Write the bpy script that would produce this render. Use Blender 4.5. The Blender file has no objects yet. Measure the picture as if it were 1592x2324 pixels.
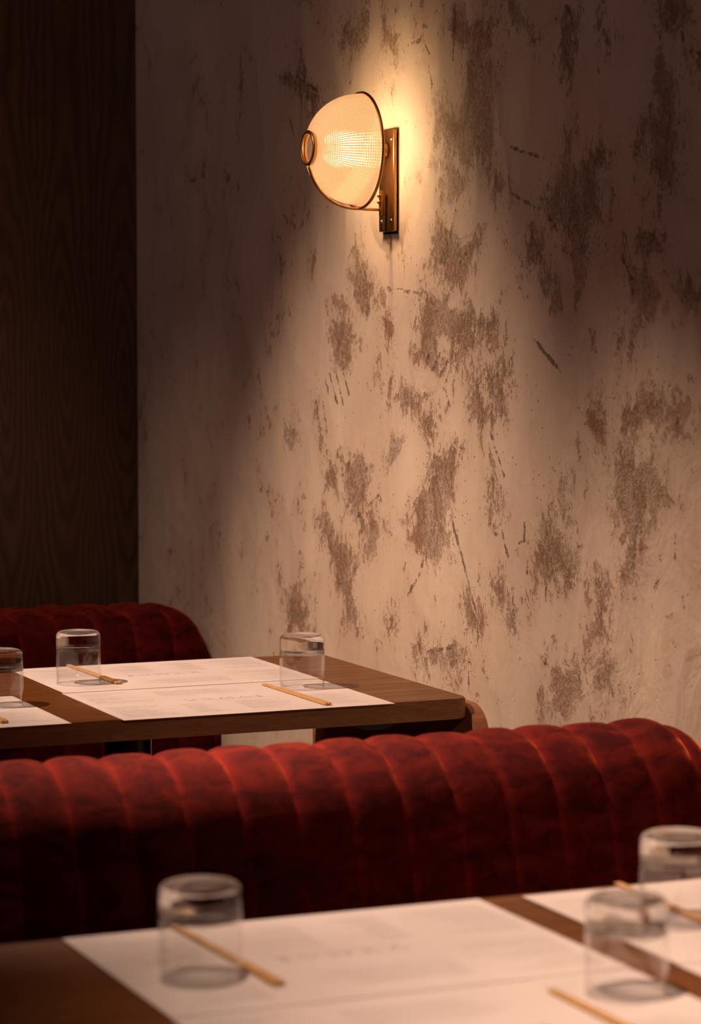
import bpy, bmesh, math, random
import numpy as np
from mathutils import Vector, Matrix
random.seed(7)
PI = math.pi
T = 0.75                      # table-top height above the floor
sc = bpy.context.scene
col = sc.collection

# ------------------------------------------------------------------ helpers
def link(name, bm_or_me, m=None, parent=None, smooth=True, auto=None):
    if isinstance(bm_or_me, bmesh.types.BMesh):
        me = bpy.data.meshes.new(name); bm_or_me.to_mesh(me); bm_or_me.free()
    else:
        me = bm_or_me
    o = bpy.data.objects.new(name, me); col.objects.link(o)
    if m: me.materials.append(m)
    if smooth:
        for p in me.polygons: p.use_smooth = True
        if auto is not None:
            try: me.set_sharp_from_angle(angle=math.radians(auto))
            except Exception: pass
    if parent: o.parent = parent
    return o

def thing(name, label, cat, loc=(0, 0, 0), rz=0, group=None):
    o = bpy.data.objects.new(name, None); col.objects.link(o)
    o.empty_display_size = .05
    o.location = loc; o.rotation_euler = (0, 0, rz)
    o['label'] = label; o['category'] = cat
    if group: o['group'] = group
    return o

def copy_tree(o, parent=None):
    c = o.copy(); col.objects.link(c); c.parent = parent
    for ch in list(o.children): copy_tree(ch, c)
    return c

def box(bm, x0, x1, y0, y1, z0, z1, bev=0, seg=2):
    r = bmesh.ops.create_cube(bm, size=1)
    vs = r['verts']
    for v in vs:
        v.co = Vector(((x0+x1)/2 + v.co.x*(x1-x0), (y0+y1)/2 + v.co.y*(y1-y0), (z0+z1)/2 + v.co.z*(z1-z0)))
    if bev:
        es = list({e for v in vs for e in v.link_edges})
        bmesh.ops.bevel(bm, geom=es, offset=bev, segments=seg, profile=.5, affect='EDGES')
    return bm

def lathe(bm, prof, n=64, closed=False, mat=None):
    """prof = [(r, z)], around z"""
    rings = []
    for r, z in prof:
        if r < 1e-6: rings.append([bm.verts.new((0, 0, z))])
        else: rings.append([bm.verts.new((r*math.cos(2*PI*i/n), r*math.sin(2*PI*i/n), z)) for i in range(n)])
    pairs = list(zip(rings, rings[1:]))
    if closed: pairs.append((rings[-1], rings[0]))
    for a, b in pairs:
        for i in range(n):
            j = (i+1) % n
            if len(a) == 1 and len(b) == 1: continue
            if len(a) == 1: bm.faces.new((a[0], b[i], b[j]))
            elif len(b) == 1: bm.faces.new((a[i], b[0], a[j]))
            else: bm.faces.new((a[i], b[i], b[j], a[j]))
    if mat is not None:
        for v in bm.verts: v.co = mat @ v.co
    bmesh.ops.recalc_face_normals(bm, faces=bm.faces)
    return bm

def tube(bm, pts, r, n=14, cyclic=False, caps=True):
    pts = [Vector(p) for p in pts]; N = len(pts); rings = []
    ref = None
    for i, p in enumerate(pts):
        if cyclic: t = (pts[(i+1) % N] - pts[i-1]).normalized()
        else: t = (pts[min(i+1, N-1)] - pts[max(i-1, 0)]).normalized()
        if ref is None:
            ref = t.orthogonal().normalized()
        ref = (ref - t*ref.dot(t)).normalized(); b = t.cross(ref)
        rr = r(i/(N-1)) if callable(r) else r
        rings.append([bm.verts.new(p + ref*rr*math.cos(2*PI*k/n) + b*rr*math.sin(2*PI*k/n)) for k in range(n)])
    rng = range(N if cyclic else N-1)
    for i in rng:
        a, c = rings[i], rings[(i+1) % N]
        for k in range(n): bm.faces.new((a[k], a[(k+1) % n], c[(k+1) % n], c[k]))
    if not cyclic and caps:
        bm.faces.new(rings[0][::-1]); bm.faces.new(rings[-1])
    bmesh.ops.recalc_face_normals(bm, faces=bm.faces)
    return bm

def circle(c, r, axis='x', n=96):
    out = []
    for i in range(n):
        a = 2*PI*i/n
        if axis == 'x': out.append((c[0], c[1]+r*math.cos(a), c[2]+r*math.sin(a)))
        else: out.append((c[0]+r*math.cos(a), c[1]+r*math.sin(a), c[2]))
    return out

# ------------------------------------------------------------------ node helper
class NT:
    def __init__(s, name):
        s.m = bpy.data.materials.new(name); s.m.use_nodes = True
        s.t = s.m.node_tree; s.t.nodes.clear()
        s.out = s.t.nodes.new('ShaderNodeOutputMaterial')
    def n(s, typ, ins=None, **kw):
        nd = s.t.nodes.new(typ)
        for k, v in kw.items(): setattr(nd, k, v)
        for k, v in (ins or {}).items():
            i = nd.inputs[k]
            if isinstance(v, bpy.types.NodeSocket): s.t.links.new(v, i)
            else: i.default_value = v
        return nd
    def math(s, op, a, b=0, c=None, clamp=False):
        i = {0: a, 1: b}
        if c is not None: i[2] = c
        return s.n('ShaderNodeMath', i, operation=op, use_clamp=clamp).outputs[0]
    def mix(s, f, a, b, blend='MIX'):
        nd = s.n('ShaderNodeMix', data_type='RGBA', blend_type=blend)
        for k, v in ((0, f), (6, a), (7, b)):
            if isinstance(v, bpy.types.NodeSocket): s.t.links.new(v, nd.inputs[k])
            else: nd.inputs[k].default_value = v if k == 0 else (*v, 1)
        return nd.outputs[2]
    def ramp(s, f, lo, hi, interp='SMOOTHSTEP', a=0, b=1):
        return s.n('ShaderNodeMapRange', {0: f, 1: lo, 2: hi, 3: a, 4: b}, interpolation_type=interp).outputs[0]
    def noise(s, vec, scale, detail=4, rough=.5, dist=0, dim='3D'):
        return s.n('ShaderNodeTexNoise', {'Vector': vec, 'Scale': scale, 'Detail': detail, 'Roughness': rough, 'Distortion': dist}, noise_dimensions=dim).outputs[0]
    def mapping(s, vec, scale=(1, 1, 1), rot=(0, 0, 0), loc=(0, 0, 0)):
        return s.n('ShaderNodeMapping', {'Vector': vec, 'Location': loc, 'Rotation': rot, 'Scale': scale}).outputs[0]
    def done(s, shader): s.t.links.new(shader, s.out.inputs[0]); return s.m
    def obj(s): return s.n('ShaderNodeTexCoord').outputs['Object']

def simple(name, color, rough=.5, metal=0, **kw):
    s = NT(name)
    i = {'Base Color': (*color, 1), 'Roughness': rough, 'Metallic': metal}
    i.update(kw)
    vec = s.obj()
    nz = s.noise(vec, 60, 4)
    i['Roughness'] = s.ramp(nz, .2, .8, a=max(0, rough-.06), b=rough+.08)
    return s.done(s.n('ShaderNodeBsdfPrincipled', i).outputs[0])

# ------------------------------------------------------------------ wall plaster
CAMF, PITCH, YAW, CH = 5945.2, .0704, .4087, .5541       # focal length in px of the 1592x2324 frame
fwd = np.array([math.sin(YAW)*math.cos(PITCH), math.cos(YAW)*math.cos(PITCH), -math.sin(PITCH)])
rgt = np.array([math.cos(YAW), -math.sin(YAW), 0.]); upv = np.cross(rgt, fwd)
WX = 1.737                                               # plane of the plaster wall
def on_wall(px, py):
    d = fwd + (px-796)/CAMF*rgt - (py-1162)/CAMF*upv
    t = WX/d[0]; return (t*d[1], CH + t*d[2] + T)

A = [  # worn plaster areas, measured on the wall
 [(650,20),(690,10),(720,80),(740,60),(790,110),(800,180),(760,210),(830,240),(820,330),(790,420),(800,520),(770,620),(740,580),(700,650),(680,640),(660,560),(620,560),(580,530),(575,440),(610,380),(650,440),(700,440),(705,250),(700,180),(655,130)],
 [(640,640),(690,660),(720,640),(700,700),(650,760),(620,700)],
 [(800,640),(860,700),(870,720),(840,730),(800,690),(770,640),(790,600)],
 [(590,900),(610,860),(640,900),(700,930),(760,880),(770,930),(720,1000),(690,1100),(640,1100),(600,1030),(575,1000)],
 [(535,1110),(600,1130),(640,1060),(660,1070),(640,1160),(700,1160),(790,1230),(730,1260),(700,1310),(640,1270),(620,1300),(560,1330),(520,1380),(530,1230)],
 [(1030,640),(1070,610),(1090,530),(1100,620),(1130,650),(1200,560),(1240,560),(1200,650),(1205,760),(1190,850),(1150,1000),(1125,1110),(1110,1060),(1100,960),(1050,880),(1010,820),(975,750),(1020,720)],
 [(1080,80),(1130,60),(1110,180),(1090,260),(1060,220)],
 [(1430,230),(1400,420),(1420,650),(1440,700),(1500,700),(1510,560),(1480,420),(1500,330),(1440,260)],
 [(1350,550),(1380,440),(1400,420),(1370,550)],
 [(1440,20),(1520,0),(1540,60),(1470,100),(1440,110)], [(1530,200),(1592,180),(1592,260),(1550,240)],
 [(1300,980),(1340,1020),(1430,1080),(1430,1160),(1380,1210),(1330,1320),(1310,1320),(1310,1190),(1335,1170),(1330,1060)],
 [(945,850),(968,850),(963,940),(945,945)], [(1035,1060),(1055,1140),(1040,1200),(1030,1280),(1018,1260),(1035,1150)],
 [(945,960),(975,960),(965,1010),(930,1020)],[(990,1060),(1020,1060),(1000,1100)],
 [(220,160),(260,90),(300,60),(330,30),(320,150),(240,190)], [(370,290),(430,330),(420,360),(385,310)],
 [(380,60),(430,150),(440,220),(410,200),(385,120)], [(0,290),(80,300),(130,360),(140,420),(40,340)],
 [(290,950),(340,1040),(370,1130),(330,1170),(280,1130),(260,1060)],
 [(200,1230),(260,1200),(290,1280),(250,1380),(210,1380),(190,1280)], [(400,1240),(430,1260),(420,1310)],
 [(870,0),(930,60),(960,160),(900,110)], [(1220,130),(1270,110),(1280,150),(1230,160)],
 [(1380,900),(1430,940),(1350,960)], [(1480,1080),(1560,1060),(1580,1130),(1490,1140)],
 [(510,660),(530,650),(525,700)],[(570,620),(600,625),(590,640)],[(455,930),(470,900),(480,900),(460,960)]]
B = [
 [(575,420),(640,380),(680,370),(660,430),(650,560),(620,660),(640,720),(590,760),(540,750),(505,700),(500,640),(530,560),(545,480)],
 [(130,230),(170,350),(200,450),(220,580),(190,500),(150,350)],
 [(160,620),(230,720),(290,800),(260,880),(270,950),(300,1030),(250,1030),(235,900),(195,760),(165,680)],
 [(390,100),(415,100),(420,150),(490,130),(530,150),(520,190),(480,200),(400,170)],
 [(725,130),(770,170),(800,240),(760,280),(715,250),(710,200)],
 [(770,70),(850,50),(880,80),(840,160),(850,240),(820,220),(820,130),(790,150)],
 [(780,480),(830,570),(800,600)], [(1150,200),(1190,230),(1250,310),(1230,330),(1170,270),(1130,220)],
 [(1290,190),(1330,230),(1400,150),(1460,130),(1500,200),(1500,280),(1440,220),(1330,260),(1300,320)],
 [(1270,360),(1350,400),(1420,440),(1480,560),(1440,600),(1350,620),(1270,620),(1260,500)],
 [(1300,650),(1350,640),(1340,780),(1350,900),(1310,880)],
 [(1030,1190),(1080,1160),(1130,1220),(1110,1360),(1060,1400),(1020,1300)],
 [(1140,1200),(1240,1180),(1290,1300),(1200,1300)], [(1050,480),(1080,500),(1070,590),(1100,660),(1060,600)],
 [(1000,620),(1030,700),(1130,780),(1130,870),(1030,880),(970,750)],
 [(800,870),(860,930),(840,980),(800,930)], [(690,920),(740,1010),(770,1030),(710,1020)],
 [(530,1140),(600,1120),(670,1110),(700,1180),(650,1190),(540,1190)], [(310,640),(390,650),(380,700),(330,800),(310,780)],
 [(400,1010),(430,990),(410,1040)], [(540,220),(580,230),(570,320),(530,290)],
 [(0,880),(90,960),(120,1050),(30,1030)], [(20,240),(60,300),(50,380),(20,370)],
 [(1190,870),(1240,900),(1230,1060),(1200,1050)], [(430,340),(460,330),(430,410),(400,410)],
 [(840,1000),(890,1010),(870,1060)], [(500,0),(600,0),(650,0),(620,60),(560,60),(520,40)],
 [(240,430),(300,390),(330,480),(300,620),(250,580)], [(560,150),(540,180),(500,220),(480,200)]]
CA = [
 [(530,140),(560,200),(570,320),(572,430)], [(660,20),(655,130),(650,220)], [(1080,20),(1105,70),(1090,200),(1070,300)],
 [(870,730),(930,770),(1000,800),(1050,880)], [(870,560),(930,580),(1000,600)], [(480,170),(530,150)],
 [(1520,120),(1530,190),(1592,200)], [(0,300),(60,290),(130,340)], [(960,1290),(1000,1340),(1060,1410)],
 [(600,1000),(640,900),(660,800)], [(620,1130),(660,1030),(700,960)], [(400,1095),(470,1105),(535,1115)],
 [(1295,985),(1330,1060),(1335,1170)], [(30,450),(60,560)], [(20,650),(40,720)]]
CB = [
 [(640,620),(680,760),(740,1000)], [(745,1040),(745,1100),(710,1180),(710,1290)], [(550,1140),(600,1130),(670,1110)],
 [(1000,1180),(1000,980),(1005,860)], [(920,650),(920,715),(900,722)], [(935,780),(930,840)], [(1350,640),(1340,780)],
 [(1490,640),(1495,790)], [(1410,900),(1430,870),(1400,980)], [(540,760),(530,830),(480,920)], [(620,130),(630,180),(640,210)],
 [(640,60),(610,150)], [(790,300),(845,470)], [(820,600),(835,680),(865,800)], [(800,690),(830,685)],
 [(230,470),(280,380)], [(240,500),(310,400)], [(245,540),(330,430)], [(255,580),(330,470)], [(290,620),(370,540)],
 [(165,110),(180,160)], [(180,80),(210,190)], [(205,70),(235,210)], [(230,60),(255,160)], [(130,190),(145,280)],
 [(155,180),(170,300)], [(805,570),(825,600),(800,610)], [(1330,430),(1350,470),(1340,560)], [(1360,480),(1380,560)],
 [(1470,120),(1500,200),(1500,290)], [(540,60),(560,10)], [(570,70),(600,10)], [(600,90),(640,20)], [(1020,440),(1060,500)]]
def conv(L, off): return [[on_wall(640+x/1.672, off+y/1.672) for x, y in pl] for pl in L]
POLY = conv(A, 0)+conv(B, 800); CRK = conv(CA, 0)+conv(CB, 800)
tiny = []
rr = random.Random(3)
def seg_d(Y, Z, a, b):
    ay, az = a; dy, dz = b[0]-ay, b[1]-az
    L = dy*dy+dz*dz+1e-12
    t = np.clip(((Y-ay)*dy+(Z-az)*dz)/L, 0, 1)
    return np.hypot(Y-ay-t*dy, Z-az-t*dz)
def build_wall(m):
    ys = np.concatenate([np.linspace(-1.6, 2.7, 12)[:-1], np.arange(2.7, 5.105, .0045), [5.11]])
    zs = np.concatenate([[0, .2], np.arange(.4, 2.1, .0045), [2.25, 2.9]])
    Y, Z = np.meshgrid(ys, zs)
    S = np.full(Y.shape, .2); D = np.full(Y.shape, .2)
    for pl in POLY:
        p = np.array(pl); y0, z0 = p.min(0)-.08; y1, z1 = p.max(0)+.08
        iy = np.where((ys >= y0) & (ys <= y1))[0]; iz = np.where((zs >= z0) & (zs <= z1))[0]
        if not len(iy) or not len(iz): continue
        sl = (slice(iz[0], iz[-1]+1), slice(iy[0], iy[-1]+1)); y, z = Y[sl], Z[sl]
        d = np.full(y.shape, 9.); ins = np.zeros(y.shape, bool)
        for a, b in zip(pl, pl[1:]+pl[:1]):
            d = np.minimum(d, seg_d(y, z, a, b))
            c = ((a[1] > z) != (b[1] > z)) & (y < (b[0]-a[0])*(z-a[1])/((b[1]-a[1]) or 1e-9)+a[0])
            ins ^= c
        S[sl] = np.minimum(S[sl], np.where(ins, -d, d))
    for pl in CRK:
        p = np.array(pl); y0, z0 = p.min(0)-.05; y1, z1 = p.max(0)+.05
        iy = np.where((ys >= y0) & (ys <= y1))[0]; iz = np.where((zs >= z0) & (zs <= z1))[0]
        if not len(iy) or not len(iz): continue
        sl = (slice(iz[0], iz[-1]+1), slice(iy[0], iy[-1]+1)); y, z = Y[sl], Z[sl]
        for a, b in zip(pl, pl[1:]): D[sl] = np.minimum(D[sl], seg_d(y, z, a, b))
    ny, nz = len(ys), len(zs)
    co = np.stack([np.full(Y.size, WX), Y.ravel(), Z.ravel()], 1)
    i = (np.arange(nz-1)[:, None]*ny+np.arange(ny-1)[None]).ravel()
    F = np.stack([i, i+ny, i+ny+1, i+1], 1)
    me = bpy.data.meshes.new('wall_right')
    me.vertices.add(len(co)); me.vertices.foreach_set('co', co.ravel())
    me.loops.add(F.size); me.loops.foreach_set('vertex_index', F.ravel())
    me.polygons.add(len(F)); me.polygons.foreach_set('loop_start', np.arange(0, F.size, 4)); me.polygons.foreach_set('loop_total', np.full(len(F), 4))
    me.update(); me.validate()
    for nm, arr in (('worn', S), ('crack', D)):
        at = me.attributes.new(nm, 'FLOAT', 'POINT'); at.data.foreach_set('value', arr.ravel().astype(np.float32))
    # back side a little behind, so that the wall has a thickness
    o = link('wall_right', me, m, smooth=False); o['kind'] = 'structure'
    return o

def mat_plaster():
    s = NT('plaster')
    v = s.obj()
    big = s.noise(s.mapping(v, (1, 1, .6)), 3.2, 4, .55)
    med = s.noise(s.mapping(v, (1, 1, .75), rot=(.25, 0, 0)), 10, 5, .6, .8)
    streak = s.noise(s.mapping(v, (1, 2.2, .5), rot=(-.15, 0, 0)), 8, 5, .62, .6)
    fine = s.noise(v, 120, 4, .65)
    rag = s.noise(s.mapping(v, (1, 1.15, .85), rot=(.2, 0, 0)), 24, 7, .72, .7)
    rag2 = s.noise(v, 110, 3, .7)
    grain = s.noise(s.mapping(v, (1, 1, .8)), 210, 4, .75)
    sd = s.n('ShaderNodeAttribute', attribute_name='worn').outputs['Fac']
    cd = s.n('ShaderNodeAttribute', attribute_name='crack').outputs['Fac']
    e = s.math('ADD', sd, s.math('MULTIPLY', s.math('SUBTRACT', rag, .5), .16))
    e = s.math('ADD', e, s.math('MULTIPLY', s.math('SUBTRACT', rag2, .5), .03))
    # crisp chipped rim in some places, feathered wear in others
    soft = s.ramp(s.noise(v, 7, 3), .42, .58, a=.0015, b=.011)
    patch = s.ramp(s.math('DIVIDE', e, soft), .5, -.9)
    depth = s.ramp(s.noise(s.mapping(v, (1, 1.4, .7)), 13, 4, .6), .36, .60, a=.2, b=1)
    halo = s.ramp(e, .06, -.01)
    holes = s.ramp(grain, .44, .56)
    tone = s.math('MULTIPLY', patch, depth)
    holes = s.math('MULTIPLY', s.math('MULTIPLY', patch, holes), s.ramp(depth, .2, 1, a=.4, b=1))
    # rubbed, dotted fringe reaching out of the worn areas
    fr = s.math('ADD', s.math('MULTIPLY', halo, .17), s.math('MULTIPLY', s.math('SUBTRACT', med, .5), .35))
    fringe = s.ramp(s.math('ADD', s.noise(s.mapping(v, (1, 1, .7), rot=(.35, 0, 0)), 150, 4, .8), fr), .70, .76)
    # small pits and rubbed specks anywhere, more of them around the worn areas
    pn = s.noise(s.mapping(v, (1, 1.1, .8), rot=(.3, 0, 0)), 42, 7, .78, .5)
    pm = s.math('ADD', pn, s.math('MULTIPLY', s.math('SUBTRACT', med, .5), .7))
    pm = s.math('ADD', pm, s.math('MULTIPLY', halo, .07))
    pits = s.ramp(pm, .65, .69)
    dots = s.ramp(s.n('ShaderNodeTexVoronoi', {'Vector': v, 'Scale': 75, 'Randomness': 1}).outputs['Distance'], .16, .09)
    dots = s.math('MULTIPLY', dots, s.ramp(s.noise(v, 14, 3, .6), .54, .62))
    spk = s.math('MAXIMUM', pits, dots)
    ck = s.math('ADD', cd, s.math('MULTIPLY', s.math('SUBTRACT', s.noise(v, 60, 6, .75), .5), .022))
    crack = s.ramp(s.math('ABSOLUTE', ck), .0026, .0004)
    crack = s.math('MULTIPLY', crack, s.ramp(s.noise(v, 24, 3), .40, .56))
    # trowel strokes
    tr = s.n('ShaderNodeTexVoronoi', {'Vector': s.n('ShaderNodeMixRGB', {0: .12, 1: s.mapping(v, (1, 2.2, 1.1), rot=(.55, 0, 0)), 2: s.n('ShaderNodeTexNoise', {'Vector': v, 'Scale': 5, 'Detail': 2}).outputs[1]}).outputs[0], 'Scale': 3.4}).outputs['Distance']
    c = s.mix(s.ramp(big, .3, .7), (.62, .525, .405), (.51, .405, .315))
    c = s.mix(s.ramp(tr, .1, .6, a=0, b=.35), c, (.48, .40, .30))
    c = s.mix(s.ramp(streak, .40, .75, a=0, b=.28), c, (.67, .57, .45))
    c = s.mix(s.ramp(med, .46, .72, a=0, b=.55), c, (.47, .33, .24))
    c = s.mix(s.math('MULTIPLY', halo, s.ramp(rag2, .45, .62, a=0, b=.35)), c, (.38, .21, .13))
    c = s.mix(s.math('MULTIPLY', spk, .55), c, (.30, .155, .09))
    c = s.mix(s.math('MULTIPLY', fringe, .42), c, (.33, .165, .085))
    c = s.mix(s.math('MULTIPLY', tone, .34), c, (.40, .24, .14))
    c = s.mix(s.math('MULTIPLY', holes, .42), c, (.19, .085, .04))
    c = s.mix(s.math('MULTIPLY', crack, .65), c, (.16, .08, .05))
    h = s.math('MULTIPLY', patch, -1.0)
    h = s.math('ADD', h, s.math('MULTIPLY', s.math('MULTIPLY', patch, grain), 1.7))
    h = s.math('ADD', h, s.math('MULTIPLY', s.math('MAXIMUM', spk, fringe), -.5))
    h = s.math('ADD', h, s.math('MULTIPLY', crack, -1.2))
    h = s.math('ADD', h, s.math('MULTIPLY', streak, .35))
    h = s.math('ADD', h, s.math('MULTIPLY', tr, 3.0))
    h = s.math('ADD', h, s.math('MULTIPLY', med, 1.3))
    h = s.math('ADD', h, s.math('MULTIPLY', fine, .12))
    bmp = s.n('ShaderNodeBump', {'Height': h, 'Strength': 1, 'Distance': .003}).outputs[0]
    return s.done(s.n('ShaderNodeBsdfPrincipled', {'Base Color': c, 'Roughness': .82, 'Specular IOR Level': .25, 'Normal': bmp}).outputs[0])

def mat_veneer():
    s = NT('dark_veneer')
    v = s.obj()
    xyz = s.n('ShaderNodeSeparateXYZ', {0: v})
    # mirrored sheets with cathedral figure
    x = s.math('PINGPONG', s.math('ADD', xyz.outputs[0], -.02), .125)
    x = s.math('SUBTRACT', x, .062)
    wob = s.math('MULTIPLY', s.math('SUBTRACT', s.noise(s.mapping(v, (3, 1, 1)), 2.2, 4), .5), .08)
    xx = s.math('ADD', x, wob)
    zz = s.math('MULTIPLY', s.math('SINE', s.math('MULTIPLY', xyz.outputs[2], 2.6)), .055)
    r = s.math('SQRT', s.math('ADD', s.math('MULTIPLY', xx, xx), s.math('MULTIPLY', zz, zz)))
    r = s.math('ADD', r, s.math('MULTIPLY', s.noise(s.mapping(v, (1, 1, .3)), 26, 4), .012))
    ring = s.math('ADD', s.math('MULTIPLY', s.math('SINE', s.math('MULTIPLY', r, 620)), .5), .5)
    pore = s.noise(s.mapping(v, (60, 60, 1.6)), 12, 3, .7)
    c = s.mix(s.math('MULTIPLY', ring, .85), (.125, .062, .030), (.055, .026, .012))
    c = s.mix(s.ramp(pore, .45, .7, a=0, b=.6), c, (.035, .018, .009))
    bmp = s.n('ShaderNodeBump', {'Height': s.math('ADD', pore, s.math('MULTIPLY', ring, .3)), 'Strength': .25, 'Distance': .001}).outputs[0]
    return s.done(s.n('ShaderNodeBsdfPrincipled', {'Base Color': c, 'Roughness': .5, 'Normal': bmp}).outputs[0])

def mat_wood(name, a, b, dark, rough=.38):
    s = NT(name)
    v = s.obj()
    g = s.noise(s.mapping(v, (2.2, 26, 26)), 3, 6, .6, .8)
    pore = s.noise(s.mapping(v, (8, 220, 220)), 5, 3, .7)
    big = s.noise(s.mapping(v, (1, 4, 4)), 5, 3)
    c = s.mix(s.ramp(g, .3, .7), a, b)
    c = s.mix(s.ramp(big, .35, .75, a=0, b=.5), c, a)
    c = s.mix(s.ramp(pore, .5, .68, a=0, b=.75), c, dark)
    bmp = s.n('ShaderNodeBump', {'Height': pore, 'Strength': .25, 'Distance': .0008}).outputs[0]
    rg = s.ramp(g, .3, .8, a=rough-.06, b=rough+.1)
    return s.done(s.n('ShaderNodeBsdfPrincipled', {'Base Color': c, 'Roughness': rg, 'Specular IOR Level': .3, 'Normal': bmp}).outputs[0])

def mat_velvet():
    s = NT('red_velvet')
    v = s.obj()
    cr = s.noise(s.mapping(v, (1, 1, 1.6)), 28, 5, .62, 1.0)
    cr2 = s.noise(s.mapping(v, (.5, 1, 2.6)), 16, 4, .6, .6)
    pile = s.noise(v, 900, 2, .6)
    w = s.ramp(s.math('ADD', s.math('MULTIPLY', cr, .6), s.math('MULTIPLY', cr2, .4)), .30, .70)
    c = s.mix(w, (.022, .001, .002), (.085, .005, .003))
    # parted pile along the seams, reddened to paint in the groove glow
    groove_glow = s.n('ShaderNodeAttribute', attribute_name='seam').outputs['Fac']
    c = s.mix(s.math('MULTIPLY', groove_glow, s.ramp(cr2, .34, .62, a=.15, b=1)), c, (.12, .007, .005))
    bmp = s.n('ShaderNodeBump', {'Height': s.math('ADD', cr, s.math('MULTIPLY', pile, .25)), 'Strength': .3, 'Distance': .002}).outputs[0]
    sh = s.mix(w, (.5, .045, .015), (1.0, .19, .06))
    return s.done(s.n('ShaderNodeBsdfPrincipled', {'Base Color': c, 'Roughness': .9, 'Specular IOR Level': .05, 'Normal': bmp,
        'Sheen Weight': s.ramp(w, 0, 1, a=.35, b=1), 'Sheen Roughness': .3, 'Sheen Tint': sh}).outputs[0])

def mat_brass():
    s = NT('aged_brass')
    v = s.obj()
    n1 = s.noise(s.mapping(v, (1, 1, .25)), 45, 5, .6)
    n2 = s.noise(s.mapping(v, (300, 300, 12)), 1, 3)
    c = s.mix(s.ramp(n1, .35, .7), (.52, .29, .10), (.33, .16, .05))
    bmp = s.n('ShaderNodeBump', {'Height': n2, 'Strength': .12, 'Distance': .0005}).outputs[0]
    return s.done(s.n('ShaderNodeBsdfPrincipled', {'Base Color': c, 'Metallic': 1, 'Roughness': s.ramp(n1, .3, .7, a=.3, b=.42), 'Normal': bmp}).outputs[0])

def mat_glass():
    s = NT('clear_glass')
    return s.done(s.n('ShaderNodeMixShader', {0: .2, 1: s.n('ShaderNodeBsdfGlass', {'Color': (.99, .99, .99, 1), 'Roughness': .03, 'IOR': 1.46}).outputs[0], 2: s.n('ShaderNodeBsdfTransparent').outputs[0]}).outputs[0])

def mat_thin():
    s = NT('thin_clear_glass')
    lw = s.n('ShaderNodeLayerWeight', {'Blend': .5})
    fr = s.math('ADD', s.math('MULTIPLY', s.math('POWER', lw.outputs['Facing'], 5), .9), .04)
    tint = s.mix(s.ramp(lw.outputs['Facing'], .78, 1.0), (.985, .985, .985), (.42, .42, .42))
    t = s.n('ShaderNodeBsdfTransparent', {'Color': tint}).outputs[0]
    g = s.n('ShaderNodeBsdfGlossy', {'Color': (1, 1, 1, 1), 'Roughness': .03}).outputs[0]
    return s.done(s.n('ShaderNodeMixShader', {0: s.math('MINIMUM', fr, .7), 1: t, 2: g}).outputs[0])

def mat_prism():
    s = NT('prismatic_glass')
    uv = s.n('ShaderNodeUVMap').outputs[0]
    xy = s.n('ShaderNodeSeparateXYZ', {0: uv})
    a = s.math('ABSOLUTE', s.math('SINE', s.math('MULTIPLY', xy.outputs[0], PI)))
    b = s.math('ABSOLUTE', s.math('SINE', s.math('MULTIPLY', xy.outputs[1], PI)))
    h = s.math('ADD', a, b)
    bmp = s.n('ShaderNodeBump', {'Height': h, 'Strength': 1, 'Distance': .0011}).outputs[0]
    bm2 = s.n('ShaderNodeBump', {'Height': h, 'Strength': .8, 'Distance': .0007}).outputs[0]
    g = s.n('ShaderNodeBsdfGlass', {'Color': (1, .96, .9, 1), 'Roughness': .10, 'IOR': 1.5, 'Normal': bm2}).outputs[0]
    seam = s.math('MINIMUM', a, b)
    tc = s.mix(s.ramp(seam, .05, .6), (.42, .25, .14), (.95, .82, .68))
    t = s.n('ShaderNodeBsdfTranslucent', {'Color': tc, 'Normal': bmp}).outputs[0]
    return s.done(s.n('ShaderNodeMixShader', {0: .34, 1: g, 2: t}).outputs[0])

def mat_emit(name, color, st):
    s = NT(name)
    return s.done(s.n('ShaderNodeEmission', {'Color': (*color, 1), 'Strength': st}).outputs[0])

def mat_paper():
    s = NT('paper')
    v = s.obj()
    f = s.noise(v, 400, 3)
    b = s.noise(v, 9, 3)
    c = s.mix(s.ramp(b, .3, .7), (.68, .62, .60), (.65, .59, .565))
    bmp = s.n('ShaderNodeBump', {'Height': s.math('ADD', s.math('MULTIPLY', f, .15), b), 'Strength': .25, 'Distance': .001}).outputs[0]
    return s.done(s.n('ShaderNodeBsdfPrincipled', {'Base Color': c, 'Roughness': .75, 'Specular IOR Level': .3, 'Normal': bmp}).outputs[0])

M = dict(
    plaster=mat_plaster(), veneer=mat_veneer(), velvet=mat_velvet(), brass=mat_brass(), glass=mat_glass(), thinglass=mat_thin(), prism=mat_prism(),
    table=mat_wood('stained_oak', (.165, .058, .013), (.11, .036, .007), (.04, .014, .004)),
    tableedge=mat_wood('stained_oak_lit_edge', (.21, .095, .035), (.13, .055, .02), (.06, .022, .008), .5),  # edge colour lightened to stand in for front fill light
    panel=mat_wood('brown_panel_wood', (.30, .13, .06), (.22, .09, .043), (.11, .045, .02), .5),
    stick=mat_wood('pale_bamboo', (.60, .36, .14), (.50, .28, .10), (.36, .18, .06), .55),
    floor=mat_wood('floor_boards', (.09, .05, .03), (.06, .033, .02), (.03, .016, .01), .5),
    ceil=simple('ceiling_paint', (.10, .085, .075), .9), dimwall=simple('dark_wall_paint', (.12, .085, .07), .85),
    black=simple('black_metal', (.012, .014, .013), .3, .6), ink=simple('grey_ink', (.52, .48, .46), .7),
    inkdark=simple('dark_ink', (.22, .18, .16), .7), steel=simple('screw_steel', (.6, .56, .5), .3, 1),
    paper=mat_paper(), base=simple('dark_plinth', (.03, .018, .012), .6), ceramic=simple('lamp_socket', (.5, .4, .28), .5),
    bulb=mat_emit('bulb_glow', (1.0, .62, .34), 360))

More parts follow.
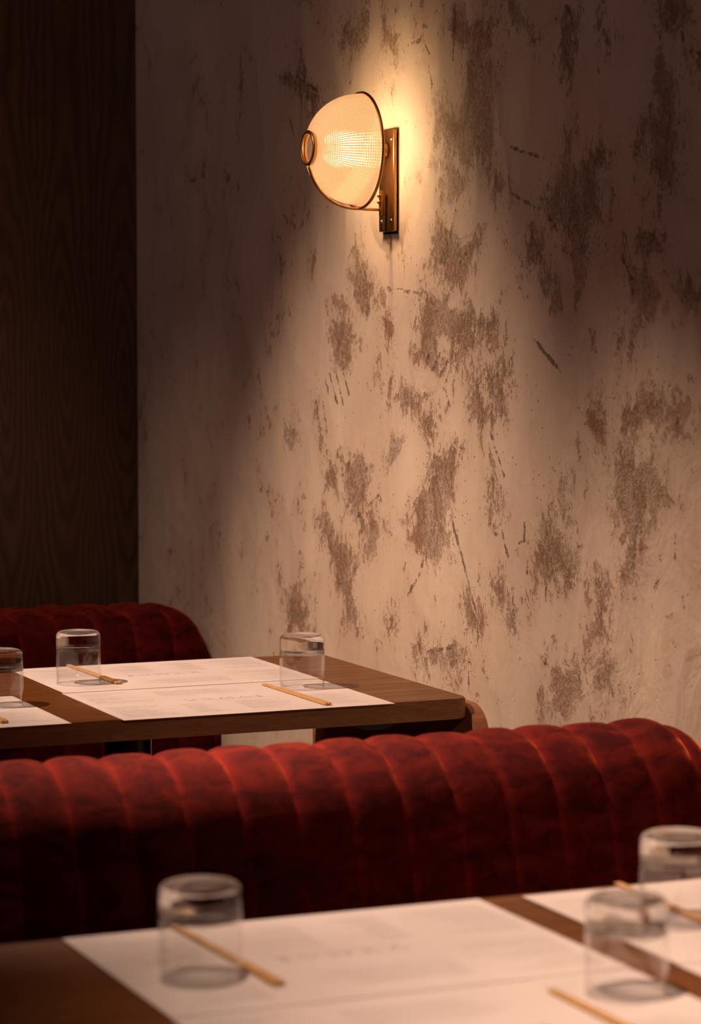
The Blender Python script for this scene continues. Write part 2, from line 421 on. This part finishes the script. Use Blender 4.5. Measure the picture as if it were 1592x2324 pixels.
# ------------------------------------------------------------------ the room
build_wall(M['plaster'])
YB = 5.11
def struct(name, b, m):
    bm = bmesh.new(); box(bm, *b); o = link(name, bm, m, smooth=False); o['kind'] = 'structure'; return o
struct('wall_back', (-1.6, 1.75, YB, YB+.1, 0, 2.9), M['veneer'])
struct('wall_left', (-1.7, -1.6, -1.7, YB+.1, 0, 2.9), M['dimwall'])
struct('wall_front', (-1.6, 1.75, -1.7, -1.6, 0, 2.9), M['dimwall'])
struct('floor', (-1.7, 1.85, -1.7, YB+.1, -.1, 0), M['floor'])
struct('ceiling', (-1.7, 1.85, -1.7, YB+.1, 2.9, 3.0), M['ceil'])

# ------------------------------------------------------------------ tables
def table(x0, x1, y0, y1, label, poles, th=.031):
    t = thing('dining_table', label, 'table', ((x0+x1)/2, (y0+y1)/2, 0))
    cx, cy = (x0+x1)/2, (y0+y1)/2
    bm = bmesh.new()
    hx, hy, r = (x1-x0)/2, (y1-y0)/2, .018
    pts = []
    for sx, sy, a0 in ((1, 1, 0), (-1, 1, 90), (-1, -1, 180), (1, -1, 270)):
        for k in range(9):
            a = math.radians(a0+k*90/8)
            pts.append((sx*(hx-r)+r*math.cos(a), sy*(hy-r)+r*math.sin(a)))
    vb = [bm.verts.new((x, y, T-th)) for x, y in pts]; vt = [bm.verts.new((x, y, T)) for x, y in pts]
    ft = bm.faces.new(vt); fb = bm.faces.new(vb[::-1]); n = len(pts)
    for i in range(n): bm.faces.new((vb[i], vb[(i+1) % n], vt[(i+1) % n], vt[i]))
    es = list(ft.edges)+list(fb.edges)
    bmesh.ops.bevel(bm, geom=es, offset=.0018, segments=2, affect='EDGES')
    bm.normal_update()
    top = link('tabletop', bm, M['table'], t, auto=40)
    top.data.materials.append(M['tableedge'])
    for p in top.data.polygons:
        if abs(p.normal.z) < .5: p.material_index = 1
    for px in poles:
        bm = bmesh.new(); lathe(bm, [(0, .012), (.036, .012), (.036, T-th-.012), (0, T-th-.012)], 40, mat=Matrix.Translation((px-cx, 0, 0)))
        link('pole', bm, M['black'], t, auto=40)
        bm = bmesh.new(); box(bm, px-cx-.2, px-cx+.2, -.2, .2, 0, .012, .002); link('base_plate', bm, M['black'], t, auto=40)
        bm = bmesh.new()
        prof = [(-.25, -.006), (-.25, 0), (.25, 0), (.25, -.006), (.06, -.03), (-.06, -.03)]
        for axis in (0, 1):
            f0, f1 = [], []
            for (u, z) in prof:
                for w, fl in ((-.018, f0), (.018, f1)):
                    fl.append(bm.verts.new((px-cx+u, w, T-th+z) if axis == 0 else (px-cx+w, u*.9, T-th+z)))
            bm.faces.new(f0); bm.faces.new(f1[::-1])
            for i in range(6): bm.faces.new((f0[i], f0[(i+1) % 6], f1[(i+1) % 6], f1[i]))
        bmesh.ops.recalc_face_normals(bm, faces=bm.faces)
        link('bracket_arms', bm, M['black'], t, smooth=False)
    return t
FT = table(.42, 1.713, 3.506, 4.088, 'dark oak dining table against the plaster wall, farther of the two, below the wall lamp', [1.272])
NT_ = table(.30, 1.713, 1.665, 2.256, 'dark oak dining table out of focus in the foreground, nearest the camera', [.62, 1.40])
# black support arm under the wall end of the far table
bm = bmesh.new()
x0, x1 = 1.49, 1.66
prof = [(1.50, 0), (1.645, 0), (1.628, -.021), (1.615, -.024), (1.585, -.024), (1.545, -.012)]
f0 = [bm.verts.new((x-(.42+1.713)/2, 3.60-(3.506+4.088)/2, T-.031+z)) for x, z in prof]
f1 = [bm.verts.new((v.co.x, v.co.y+.05, v.co.z)) for v in f0]
bm.faces.new(f0); bm.faces.new(f1[::-1])
for i in range(6): bm.faces.new((f0[i], f0[(i+1) % 6], f1[(i+1) % 6], f1[i]))
bmesh.ops.recalc_face_normals(bm, faces=bm.faces)
link('support_arm', bm, M['black'], FT, smooth=False)

# wooden end panel on the wall behind the far table's end
t = thing('wall_panel', 'brown wooden end panel with a rounded top corner on the wall under the far table end', 'panel', (1.725, 3.82, 0))
bm = bmesh.new()
py0, py1, pz1, R_ = 3.485, 4.125, T-.012, .055
out = [(py0, 0), (py1, 0), (py1, pz1)]
for k in range(13):
    a = PI/2+k*PI/2/12
    out.append((py0+R_+R_*math.cos(a), pz1-R_+R_*math.sin(a)))
f0 = [bm.verts.new((-.0095, y-3.82, z)) for y, z in out]; f1 = [bm.verts.new((.0115, y-3.82, z)) for y, z in out]
bm.faces.new(f0); bm.faces.new(f1[::-1]); n = len(out)
for i in range(n): bm.faces.new((f0[i], f0[(i+1) % n], f1[(i+1) % n], f1[i]))
bmesh.ops.recalc_face_normals(bm, faces=bm.faces)
link('board', bm, M['panel'], t, smooth=True, auto=30)

# ------------------------------------------------------------------ banquettes
def banquette(label, x0, x1, yr, zr, prof, pitch, phase, bulge, endr, seat_y, seat_z):
    """prof: (dy,dz) from the ridge, running from the front foot over the top to the rear"""
    t = thing('banquette', label, 'bench', ((x0+x1)/2, yr, 0))
    cx = (x0+x1)/2
    # resample profile
    P = [Vector((a, b)) for a, b in prof]
    for _ in range(3):     # chaikin smoothing
        Q = [P[0]]
        for a, b in zip(P, P[1:]): Q += [a.lerp(b, .25), a.lerp(b, .75)]
        Q.append(P[-1]); P = Q
    # normals
    Nn = []
    for i in range(len(P)):
        d = (P[min(i+1, len(P)-1)]-P[max(i-1, 0)]).normalized(); Nn.append(Vector((-d.y, d.x)))
    xs = []
    k0 = math.floor((x0-phase)/pitch)
    sub = 14
    x = x0
    k = k0
    xs = [x0]
    while True:
        for j in range(sub):
            xv = phase+(k+j/sub)*pitch
            if xv > x0+1e-4 and xv < x1-1e-4: xs.append(xv)
        k += 1
        if phase+k*pitch > x1: break
    # dense at the rounded end
    xs += [x1-endr*(1-math.sin(a*PI/2/14)) for a in range(15)]
    xs = sorted(set(round(v, 5) for v in xs))
    bm = bmesh.new(); rows = []
    zt = zr
    for xv in xs:
        fr = ((xv-phase)/pitch) % 1
        bl = bulge*(1-abs(2*fr-1)**3.2)
        row = []
        # rounded right end: pull everything down towards the corner
        u = max(0, (xv-(x1-endr))/endr); drop = endr*(1-math.sqrt(max(0, 1-u*u)))
        for p, nn in zip(P, Nn):
            wob = 1+.12*math.sin(xv*31+p.y*23)
            y = p.x+nn.x*bl*wob; z = p.y+nn.y*bl*wob
            zz = min(z, -drop*max(0, 1)) if z > -endr*1.2 else z
            if z > -endr*1.2: # compress
                zz = z - drop*max(0, 1-(-z)/(endr*2.2))
            yy = y*(1-.25*u*u) if z > -endr else y
            row.append(bm.verts.new((xv-cx, yy, zr+zz)))
        rows.append(row)
    for a, b in zip(rows, rows[1:]):
        for i in range(len(P)-1): bm.faces.new((a[i], a[i+1], b[i+1], b[i]))
    bm.faces.new(rows[0][::-1]); bm.faces.new(rows[-1])
    bmesh.ops.recalc_face_normals(bm, faces=bm.faces)
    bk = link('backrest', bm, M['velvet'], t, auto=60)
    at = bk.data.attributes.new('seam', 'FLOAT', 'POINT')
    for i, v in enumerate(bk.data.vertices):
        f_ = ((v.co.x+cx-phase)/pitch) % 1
        at.data[i].value = max(0, 1-f_/.17)**1.3 if f_ < .5 else max(0, 1-(1-f_)/.05)  # one-sided mask for the groove glow painted into the pile colour
    # seat cushion
    bm = bmesh.new(); box(bm, x0-cx, x1-cx-.004, seat_y-yr, prof[0][0]+.03, seat_z-.11, seat_z, .03, 5)
    link('seat', bm, M['velvet'], t, auto=50)
    bm = bmesh.new(); box(bm, x0-cx+.01, x1-cx-.01, seat_y-yr+.05, .03, 0, seat_z-.109, .003)
    link('base', bm, M['base'], t, auto=30)
    return t
front_prof = [(-.175, -.62), (-.17, -.42), (-.155, -.28), (-.135, -.16), (-.115, -.09), (-.088, -.040), (-.055, -.012), (-.02, -.0005), (.02, 0), (.05, -.012), (.062, -.05), (.065, -.15), (.065, -.8)]
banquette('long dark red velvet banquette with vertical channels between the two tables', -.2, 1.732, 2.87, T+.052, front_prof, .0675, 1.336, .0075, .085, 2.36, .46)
far_prof = [(-.10, -.60), (-.095, -.40), (-.088, -.22), (-.080, -.12), (-.070, -.055), (-.045, -.012), (-.01, 0), (.04, 0), (.12, 0), (.16, -.01), (.17, -.04), (.17, -.2), (.17, -.75)]
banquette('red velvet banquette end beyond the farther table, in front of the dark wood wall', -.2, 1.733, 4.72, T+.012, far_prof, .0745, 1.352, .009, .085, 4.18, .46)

# ------------------------------------------------------------------ placemats
LOGO = [  # thin strokes of the wide-spaced letters
 [(0, 1), (.5, 0), (1, 1)], None,
 [(0, 1), (.5, .5), (1, 1)], [(.5, .5), (.5, 0)], None,
 [(0, 0), (.1, 1), (.5, .25), (.9, 1), (1, 0)], None,
 [(0, 0), (.5, 1), (1, 0)], None,
 [(0, 1), (.05, .75)], None,
 [(.9, .9), (.5, 1), (.1, .8), (.5, .5), (.9, .25), (.5, 0), (.1, .12)]]
def quadline(bm, a, b, w, z):
    a = Vector((a[0], a[1], z)); b = Vector((b[0], b[1], z)); d = (b-a)
    if d.length < 1e-6: return
    d.normalize(); n = Vector((-d.y, d.x, 0))*w/2
    bm.faces.new([bm.verts.new(p) for p in (a-n, b-n, b+n, a+n)])
def make_placemat():
    root = thing('placemat', 'x', 'placemat')
    W, H, th = .42, .297, .0005
    bm = bmesh.new(); box(bm, -W/2, W/2, -H/2, H/2, 0, th); link('sheet', bm, M['paper'], root, smooth=False)
    z = th+.00015
    bm = bmesh.new()
    x = -.064; hgt = .014
    widths = [.019, .020, .020, .019, .002, .010]
    k = 0; wi = widths[0]
    for st in LOGO:
        if st is None:
            x += wi+(.0085 if k not in (3, 4) else .004); k += 1; wi = widths[k]; continue
        for a, b in zip(st, st[1:]):
            quadline(bm, (x+a[0]*wi, -.002+a[1]*hgt), (x+b[0]*wi, -.002+b[1]*hgt), .0010, z)
    quadline(bm, (-.062, -.008), (.066, -.008), .0006, z)
    link('printed_logo', bm, M['inkdark'], root, smooth=False)
    bm = bmesh.new(); rnd = random.Random(11)
    def block(x0, x1, y0, y1, step=.0052):
        y = y1
        while y > y0:
            xe = x0+(x1-x0)*rnd.uniform(.45, 1)
            x = x0
            while x < xe:
                l = rnd.uniform(.003, .012); quadline(bm, (x, y), (min(x+l, xe), y), .0007, z); x += l+.0016
            y -= step
            if rnd.random() < .2: y -= step*.8
    for bx in ((-.195, -.10, -.125, -.02), (-.195, -.10, .01, .125), (-.085, -.03, -.12, -.03), (.0, .085, -.12, -.03), (.11, .195, -.115, -.01), (.11, .195, .02, .125), (-.08, .07, .05, .11)):
        block(*bx)
    link('printed_text', bm, M['ink'], root, smooth=False)
    return root
mat0 = make_placemat()
first = [True]
def place(proto, flag, loc, rz, label, group):
    o = proto if flag[0] else copy_tree(proto)
    flag[0] = False
    o.location = loc; o.rotation_euler = (0, 0, rz); o['label'] = label; o['group'] = group
    return o
def mat(xl, yf, rear, lift, label, rot=0):
    place(mat0, first, (xl+.21, yf+.1485, T+.0002+(.0009 if lift else 0)), (PI if rear else 0)+rot, label, 'printed paper placemats on the tables')
mat(1.164, 3.492, 0, 0, 'white paper placemat at the near edge of the far table, with chopsticks on it')
mat(1.166, 3.786, 1, 1, 'white paper placemat at the banquette side of the far table, under its left glass')
mat(.668, 3.496, 0, 0, 'white paper placemat at the far left, cut by the photo edge on the far table')
mat(.690, 1.662, 0, 0, 'blurred white placemat at the bottom edge of the picture with a chopstick pair on it')
mat(.690, 1.954, 1, 1, 'large blurred white placemat on the near table, under its left glass')
mat(1.154, 1.655, 0, 0, 'blurred white placemat at the lower right corner of the near table')
mat(1.154, 1.947, 1, 1, 'blurred white placemat at the right rear of the near table, under the rearmost glass', 0)

# ------------------------------------------------------------------ chopsticks
def make_sticks():
    root = thing('chopsticks', 'x', 'chopsticks')
    for sx in (-1, 1):
        bm = bmesh.new(); rows = []
        N = 30; L = .243
        for i in range(N+1):
            u = i/N; y = -L/2+L*u
            w = (.0056-.0022*u); h = .0046-.0014*u
            e = 1
            if u < .03 or u > .97: e = .72
            xm = sx*(w/2+.0002)
            row = []
            for a in range(12):
                an = 2*PI*(a+.5)/12
                cx_ = math.copysign(abs(math.cos(an))**.5, math.cos(an))*w/2*e; cz = math.copysign(abs(math.sin(an))**.5, math.sin(an))*h/2*e
                row.append(bm.verts.new((xm+cx_, y, h/2+cz)))
            rows.append(row)
        for a, b in zip(rows, rows[1:]):
            for k in range(12): bm.faces.new((a[k], a[(k+1) % 12], b[(k+1) % 12], b[k]))
        bm.faces.new(rows[0]); bm.faces.new(rows[-1][::-1])
        bmesh.ops.recalc_face_normals(bm, faces=bm.faces)
        o = link('stick', bm, M['stick'], root, auto=50)
        o.data.transform(Matrix.Rotation(0, 4, 'Z'))
    return root
st0 = make_sticks(); sfirst = [True]
def sticks(xa, ya, xb, yb, label, lift=.0008):
    dx, dy = xb-xa, yb-ya
    cx, cy = (xa+xb)/2, (ya+yb)/2
    place(st0, sfirst, (cx, cy, T+lift+.0002), math.atan2(dy, dx)-PI/2, label, 'wooden chopsticks on the placemats')
sticks(1.485, 3.510, 1.478, 3.753, 'pale wooden chopsticks pointing past the right glass on the far table')
sticks(1.273, 3.845, 1.266, 4.085, 'pale wooden chopsticks behind the left glass on the far table', .0017)
sticks(1.001, 3.53, .995, 3.77, 'pale wooden chopsticks just left of the leftmost glass on the far table')
sticks(.806, 2.018, .797, 2.245, 'blurred wooden chopsticks beside the left glass on the near table', .0017)
sticks(1.0085, 1.665, 1.0088, 1.908, 'blurred wooden chopsticks at the bottom edge, left of the front right glass')
sticks(1.252, 2.01, 1.264, 2.252, 'blurred wooden chopsticks behind the rearmost glass at the right edge', .0017)

# ------------------------------------------------------------------ tumblers (turned upside down)
def make_tumbler():
    root = thing('tumbler', 'x', 'glass')
    R, Hh, rc = .0345, .0825, .0085
    prof = [(R, .052), (R, .062), (R, .070)]          # solid foot of the glass, on top because it is turned over
    for k in range(1, 9):
        a = k*PI/2/8; prof.append((R-rc+rc*math.cos(a), Hh-rc+rc*math.sin(a)))
    prof += [(R*.5, Hh-.0005), (0, Hh-.0012)]
    ceil_ = [(0, .0595), (R*.5, .0598), (R*.78, .0588)]
    for k in range(1, 6):
        a = PI/2-k*PI/2/5; ceil_.append((R-.0022-.006+.006*math.cos(a), .0522+.006*math.sin(a)))
    bm = bmesh.new(); lathe(bm, prof+ceil_, 96, closed=True)
    bmesh.ops.remove_doubles(bm, verts=bm.verts, dist=1e-6)
    bmesh.ops.recalc_face_normals(bm, faces=bm.faces)
    link('thick_foot', bm, M['glass'], root, auto=60)
    wall = [(R-.0007, 0), (R, .0007), (R+.0003, .02), (R+.0003, .035), (R, .0518), (R-.0022, .0518), (R-.0019, .035), (R-.0017, .02), (R-.0016, .0007), (R-.0011, 0)]
    bm = bmesh.new(); lathe(bm, wall, 96, closed=True)
    link('wall', bm, M['thinglass'], root, auto=60)
    return root
tb0 = make_tumbler(); tfirst = [True]
def tumbler(x, y, label, lift=.0012, s=1, rz=0):
    o = place(tb0, tfirst, (x, y, T+lift), rz, label, 'clear tumblers turned upside down on the placemats')
    o.scale = (s, s, s)
tumbler(1.2185, 3.878, 'clear upturned tumbler left of centre on the far table, in front of the far banquette', .0019)
tumbler(1.523, 3.704, 'clear upturned tumbler at the wall end of the far table, beside the chopsticks')
tumbler(1.0425, 3.702, 'clear upturned tumbler cut by the left edge of the photo, on the far table')
tumbler(.7535, 2.060, 'large blurred upturned tumbler on the left placemat of the near table', .0019, 1.02)
tumbler(1.0645, 1.880, 'blurred upturned tumbler at the front right of the near table, over the placemat seam')
tumbler(1.2335, 2.083, 'blurred upturned tumbler cut by the right edge of the photo, rearmost on the near table', .0019, 1.03)

# ------------------------------------------------------------------ wall lamp
YL = 3.847
sconce = thing('wall_lamp', 'brass wall lamp with a ribbed glass dome shade glowing on the plaster wall', 'lamp', (WX, YL, T+.787))
def rel(x, z): return (x-WX, 0, z-.787)
bm = bmesh.new(); box(bm, -.0085, -.0025, -.0285, .0285, -.080, .0815, .0009); link('wall_plate', bm, M['brass'], sconce, smooth=False)
bm = bmesh.new(); box(bm, -.0028, .0003, -.026, .026, -.084, .076, .0005); link('backing_plate', bm, M['black'], sconce, auto=30)
for yy, zz in ((-.019, .066), (.019, .066), (-.019, -.064), (.019, -.064)):
    bm = bmesh.new(); lathe(bm, [(0, .0019), (.0022, .0016), (.0036, .0004), (.0036, 0), (0, 0)], 20, mat=Matrix.Translation((-.0085, yy, zz)) @ Matrix.Rotation(-PI/2, 4, 'Y'))
    s_ = link('screw', bm, M['steel'], sconce, auto=40)
    bm = bmesh.new(); box(bm, -.0109, -.0102, yy-.0026, yy+.0026, zz-.0004, zz+.0004); link('screw_slot', bm, M['black'], s_, smooth=False)
# dome (axis along x, opening to the wall)
RR, R0, XR, X0, ZC = .088, .0235, 1.681-WX, 1.597-WX, .836-.787
prof = []
NA = 46
for i in range(NA+1):
    u = i/NA                       # 0 at small opening, 1 at rim
    a = math.acos(R0/RR*.93)*(1-u)
    r = RR*math.cos(a)**.92 if u < 1 else RR
    d = math.sin(a)/math.sin(math.acos(R0/RR*.93))
    prof.append((R0+(RR-R0)*((r-RR*math.cos(math.acos(R0/RR*.93))**.92)/(RR-RR*math.cos(math.acos(R0/RR*.93))**.92)), XR+(X0-XR)*d))
def dome(prof, name, m, parent):
    n = 192
    me = bpy.data.meshes.new(name)
    P0 = prof; P1 = [(r-.0026, x+.0016) for r, x in prof]
    ring = P0+P1[::-1]
    vs = []; fs = []; uvs = []
    arc = [0]
    for a, b in zip(ring, ring[1:]+ring[:1]): arc.append(arc[-1]+math.hypot(b[0]-a[0], b[1]-a[1]))
    K = len(ring)
    for r, x in ring:
        for i in range(n): vs.append((x, r*math.sin(2*PI*i/n), ZC+r*math.cos(2*PI*i/n)))
    for k in range(K):
        k2 = (k+1) % K
        for i in range(n):
            j = (i+1) % n
            fs.append((k*n+i, k*n+j, k2*n+j, k2*n+i))
            out = k < NA
            va, vb = (arc[k]/.0037, arc[k+1]/.0037) if out else (.5, .5)
            ua, ub = (i*132/n, (i+1)*132/n) if out else (.5, .5)
            uvs += [(ua, va), (ub, va), (ub, vb), (ua, vb)]
    me.from_pydata(vs, [], fs)
    ul = me.uv_layers.new(name='UVMap')
    ul.data.foreach_set('uv', np.array(uvs, dtype=np.float32).ravel())
    me.update()
    bm = bmesh.new(); bm.from_mesh(me); bmesh.ops.recalc_face_normals(bm, faces=bm.faces); bm.to_mesh(me); bm.free()
    return link(name, me, m, parent)
dome(prof, 'lamp_shade', M['prism'], sconce)
bm = bmesh.new(); tube(bm, circle((XR+.0015, 0, ZC-.0015), RR+.0028, 'x'), .0026, cyclic=True); link('rim_ring', bm, M['brass'], sconce)
bm = bmesh.new()
tube(bm, circle((X0-.004, 0, ZC), .0255, 'x'), .0026, cyclic=True)
link('end_ring', bm, M['brass'], sconce)
bm = bmesh.new()   # short brass sleeve of the small opening
rg = [(.0232, X0-.006), (.0232, X0+.004), (.0245, X0+.004), (.0245, X0-.006)]
lathe(bm, [(r, x) for r, x in rg], 64, closed=True, mat=Matrix.Translation((0, 0, ZC)) @ Matrix.Rotation(PI/2, 4, 'Y'))
link('end_sleeve', bm, M['brass'], sconce, auto=40)
arm = [(X0-.004, 0, ZC-.0262)]
for i in range(2, NA+1, 2):
    r, x = prof[i]
    k = i/NA; arm.append((x-.002*(1-k), 0, ZC-r-.0052-.002*math.sin(PI*k)))
arm += [(XR+.012, 0, ZC-RR-.0062), (XR+.028, 0, ZC-RR-.0065), (-.014, 0, ZC-RR-.0062)]
bm = bmesh.new(); tube(bm, arm, .0024, 12); link('arm', bm, M['brass'], sconce)
zb = ZC-RR-.006
bm = bmesh.new(); box(bm, -.020, -.014, -.004, .004, zb-.009, zb+.030, .0008); box(bm, -.015, -.0083, -.003, .003, zb-.006, zb+.004, .0005)
br = link('bracket', bm, M['brass'], sconce, auto=30)
for k in (.012, .022):
    bm = bmesh.new(); bmesh.ops.create_uvsphere(bm, u_segments=16, v_segments=10, radius=.0034, matrix=Matrix.Translation((-.022, -.001, zb+k))); link('knob', bm, M['brass'], br)
bm = bmesh.new()
lathe(bm, [(0, 0), (.012, 0), (.012, .003), (.0075, .005), (.0075, .022), (.0105, .024), (.0105, .040), (0, .040)], 32, mat=Matrix.Translation((-.0085, 0, ZC)) @ Matrix.Rotation(-PI/2, 4, 'Y'))
link('lamp_socket', bm, M['brass'], sconce, auto=40)
bm = bmesh.new()
lathe(bm, [(0, .041), (.005, .041), (.006, .045), (.0065, .052), (.0065, .078), (.0055, .086), (.003, .0895), (0, .0905)], 32, mat=Matrix.Translation((-.0085-.0003, 0, ZC)) @ Matrix.Rotation(-PI/2, 4, 'Y'))
link('bulb', bm, M['bulb'], sconce)

# ------------------------------------------------------------------ lights of the room and added fills
def spot(name, loc, target, power, deg, blend, color, radius=.02):
    l = bpy.data.lights.new(name, 'SPOT'); l.energy = power; l.spot_size = math.radians(deg); l.spot_blend = blend
    l.color = color; l.shadow_soft_size = radius
    o = bpy.data.objects.new(name, l); col.objects.link(o); o.location = loc
    o.rotation_euler = (Vector(target)-Vector(loc)).to_track_quat('-Z', 'Y').to_euler()
    return o
WARM = (1.0, .65, .47)
spot('ceiling_and_fill_spot', (.02, 3.72, 2.85), (1.737, 3.86, .52), 330, 38, 1, WARM, .03)
spot('ceiling_and_fill_spot', (.50, 1.75, 2.85), (1.50, 1.70, .75), 285, 54, 1, WARM, .03)
spot('ceiling_and_fill_spot', (.80, 3.95, 2.85), (.86, 2.90, .8), 600, 30, 1, WARM, .03)
spot('ceiling_and_fill_spot', (.98, 3.95, 2.85), (1.36, 2.90, .8), 600, 30, 1, WARM, .03)
spot('ceiling_and_fill_spot', (-.25, -.7, 2.85), (.8, 1.9, .75), 9, 36, 1, (1, .8, .62), .03)  # added fill behind the camera, for glass highlights and dim fronts
spot('ceiling_and_fill_spot', (.75, -.9, 2.85), (1.0, 1.9, .75), 8, 34, 1, (1, .8, .62), .05)  # second added front fill, also out of view
spot('ceiling_and_fill_spot', (.75, 4.62, 2.85), (1.22, 4.74, .8), 75, 42, 1, WARM, .03)
spot('ceiling_and_fill_spot', (.15, -1.2, 2.7), (1.60, 3.60, .66), 170, 13, 1, WARM, .04)  # added narrow fill for the far table's front edge and wall panel
def area(name, loc, target, power, size, color):
    l = bpy.data.lights.new(name, 'AREA'); l.energy = power; l.size = size; l.color = color
    o = bpy.data.objects.new(name, l); col.objects.link(o); o.location = loc
    o.rotation_euler = (Vector(target)-Vector(loc)).to_track_quat('-Z', 'Y').to_euler()
area('room_fill', (-1.0, 4.0, 2.7), (1.2, 4.4, 1.0), 6.5, .8, (1.0, .60, .60))  # added ambient fill for the plaster and wood walls
w = bpy.data.worlds.new('World'); sc.world = w; w.use_nodes = True
w.node_tree.nodes['Background'].inputs[0].default_value = (.02, .015, .013, 1)

# ------------------------------------------------------------------ camera
cd = bpy.data.cameras.new('Camera'); cam = bpy.data.objects.new('Camera', cd); col.objects.link(cam)
cam.location = (0, 0, T+CH); cam.rotation_euler = (PI/2-PITCH, 0, -YAW)
cd.sensor_fit = 'VERTICAL'; cd.sensor_height = 36; cd.lens = CAMF/2324*36
cd.clip_start = .05
cd.dof.use_dof = True; cd.dof.focus_distance = 3.98; cd.dof.aperture_fstop = 5.6; cd.dof.aperture_blades = 9
sc.camera = cam
sc.view_settings.view_transform = 'Standard'; sc.view_settings.look = 'None'; sc.view_settings.gamma = 1
sc.view_settings.use_curve_mapping = False; sc.view_settings.exposure = .08
cy = sc.cycles
cy.use_adaptive_sampling = True; cy.adaptive_threshold = .07
cy.max_bounces = 10; cy.transmission_bounces = 9; cy.glossy_bounces = 4; cy.diffuse_bounces = 3
cy.use_denoising = True
cy.sample_clamp_indirect = 8; cy.blur_glossy = .5
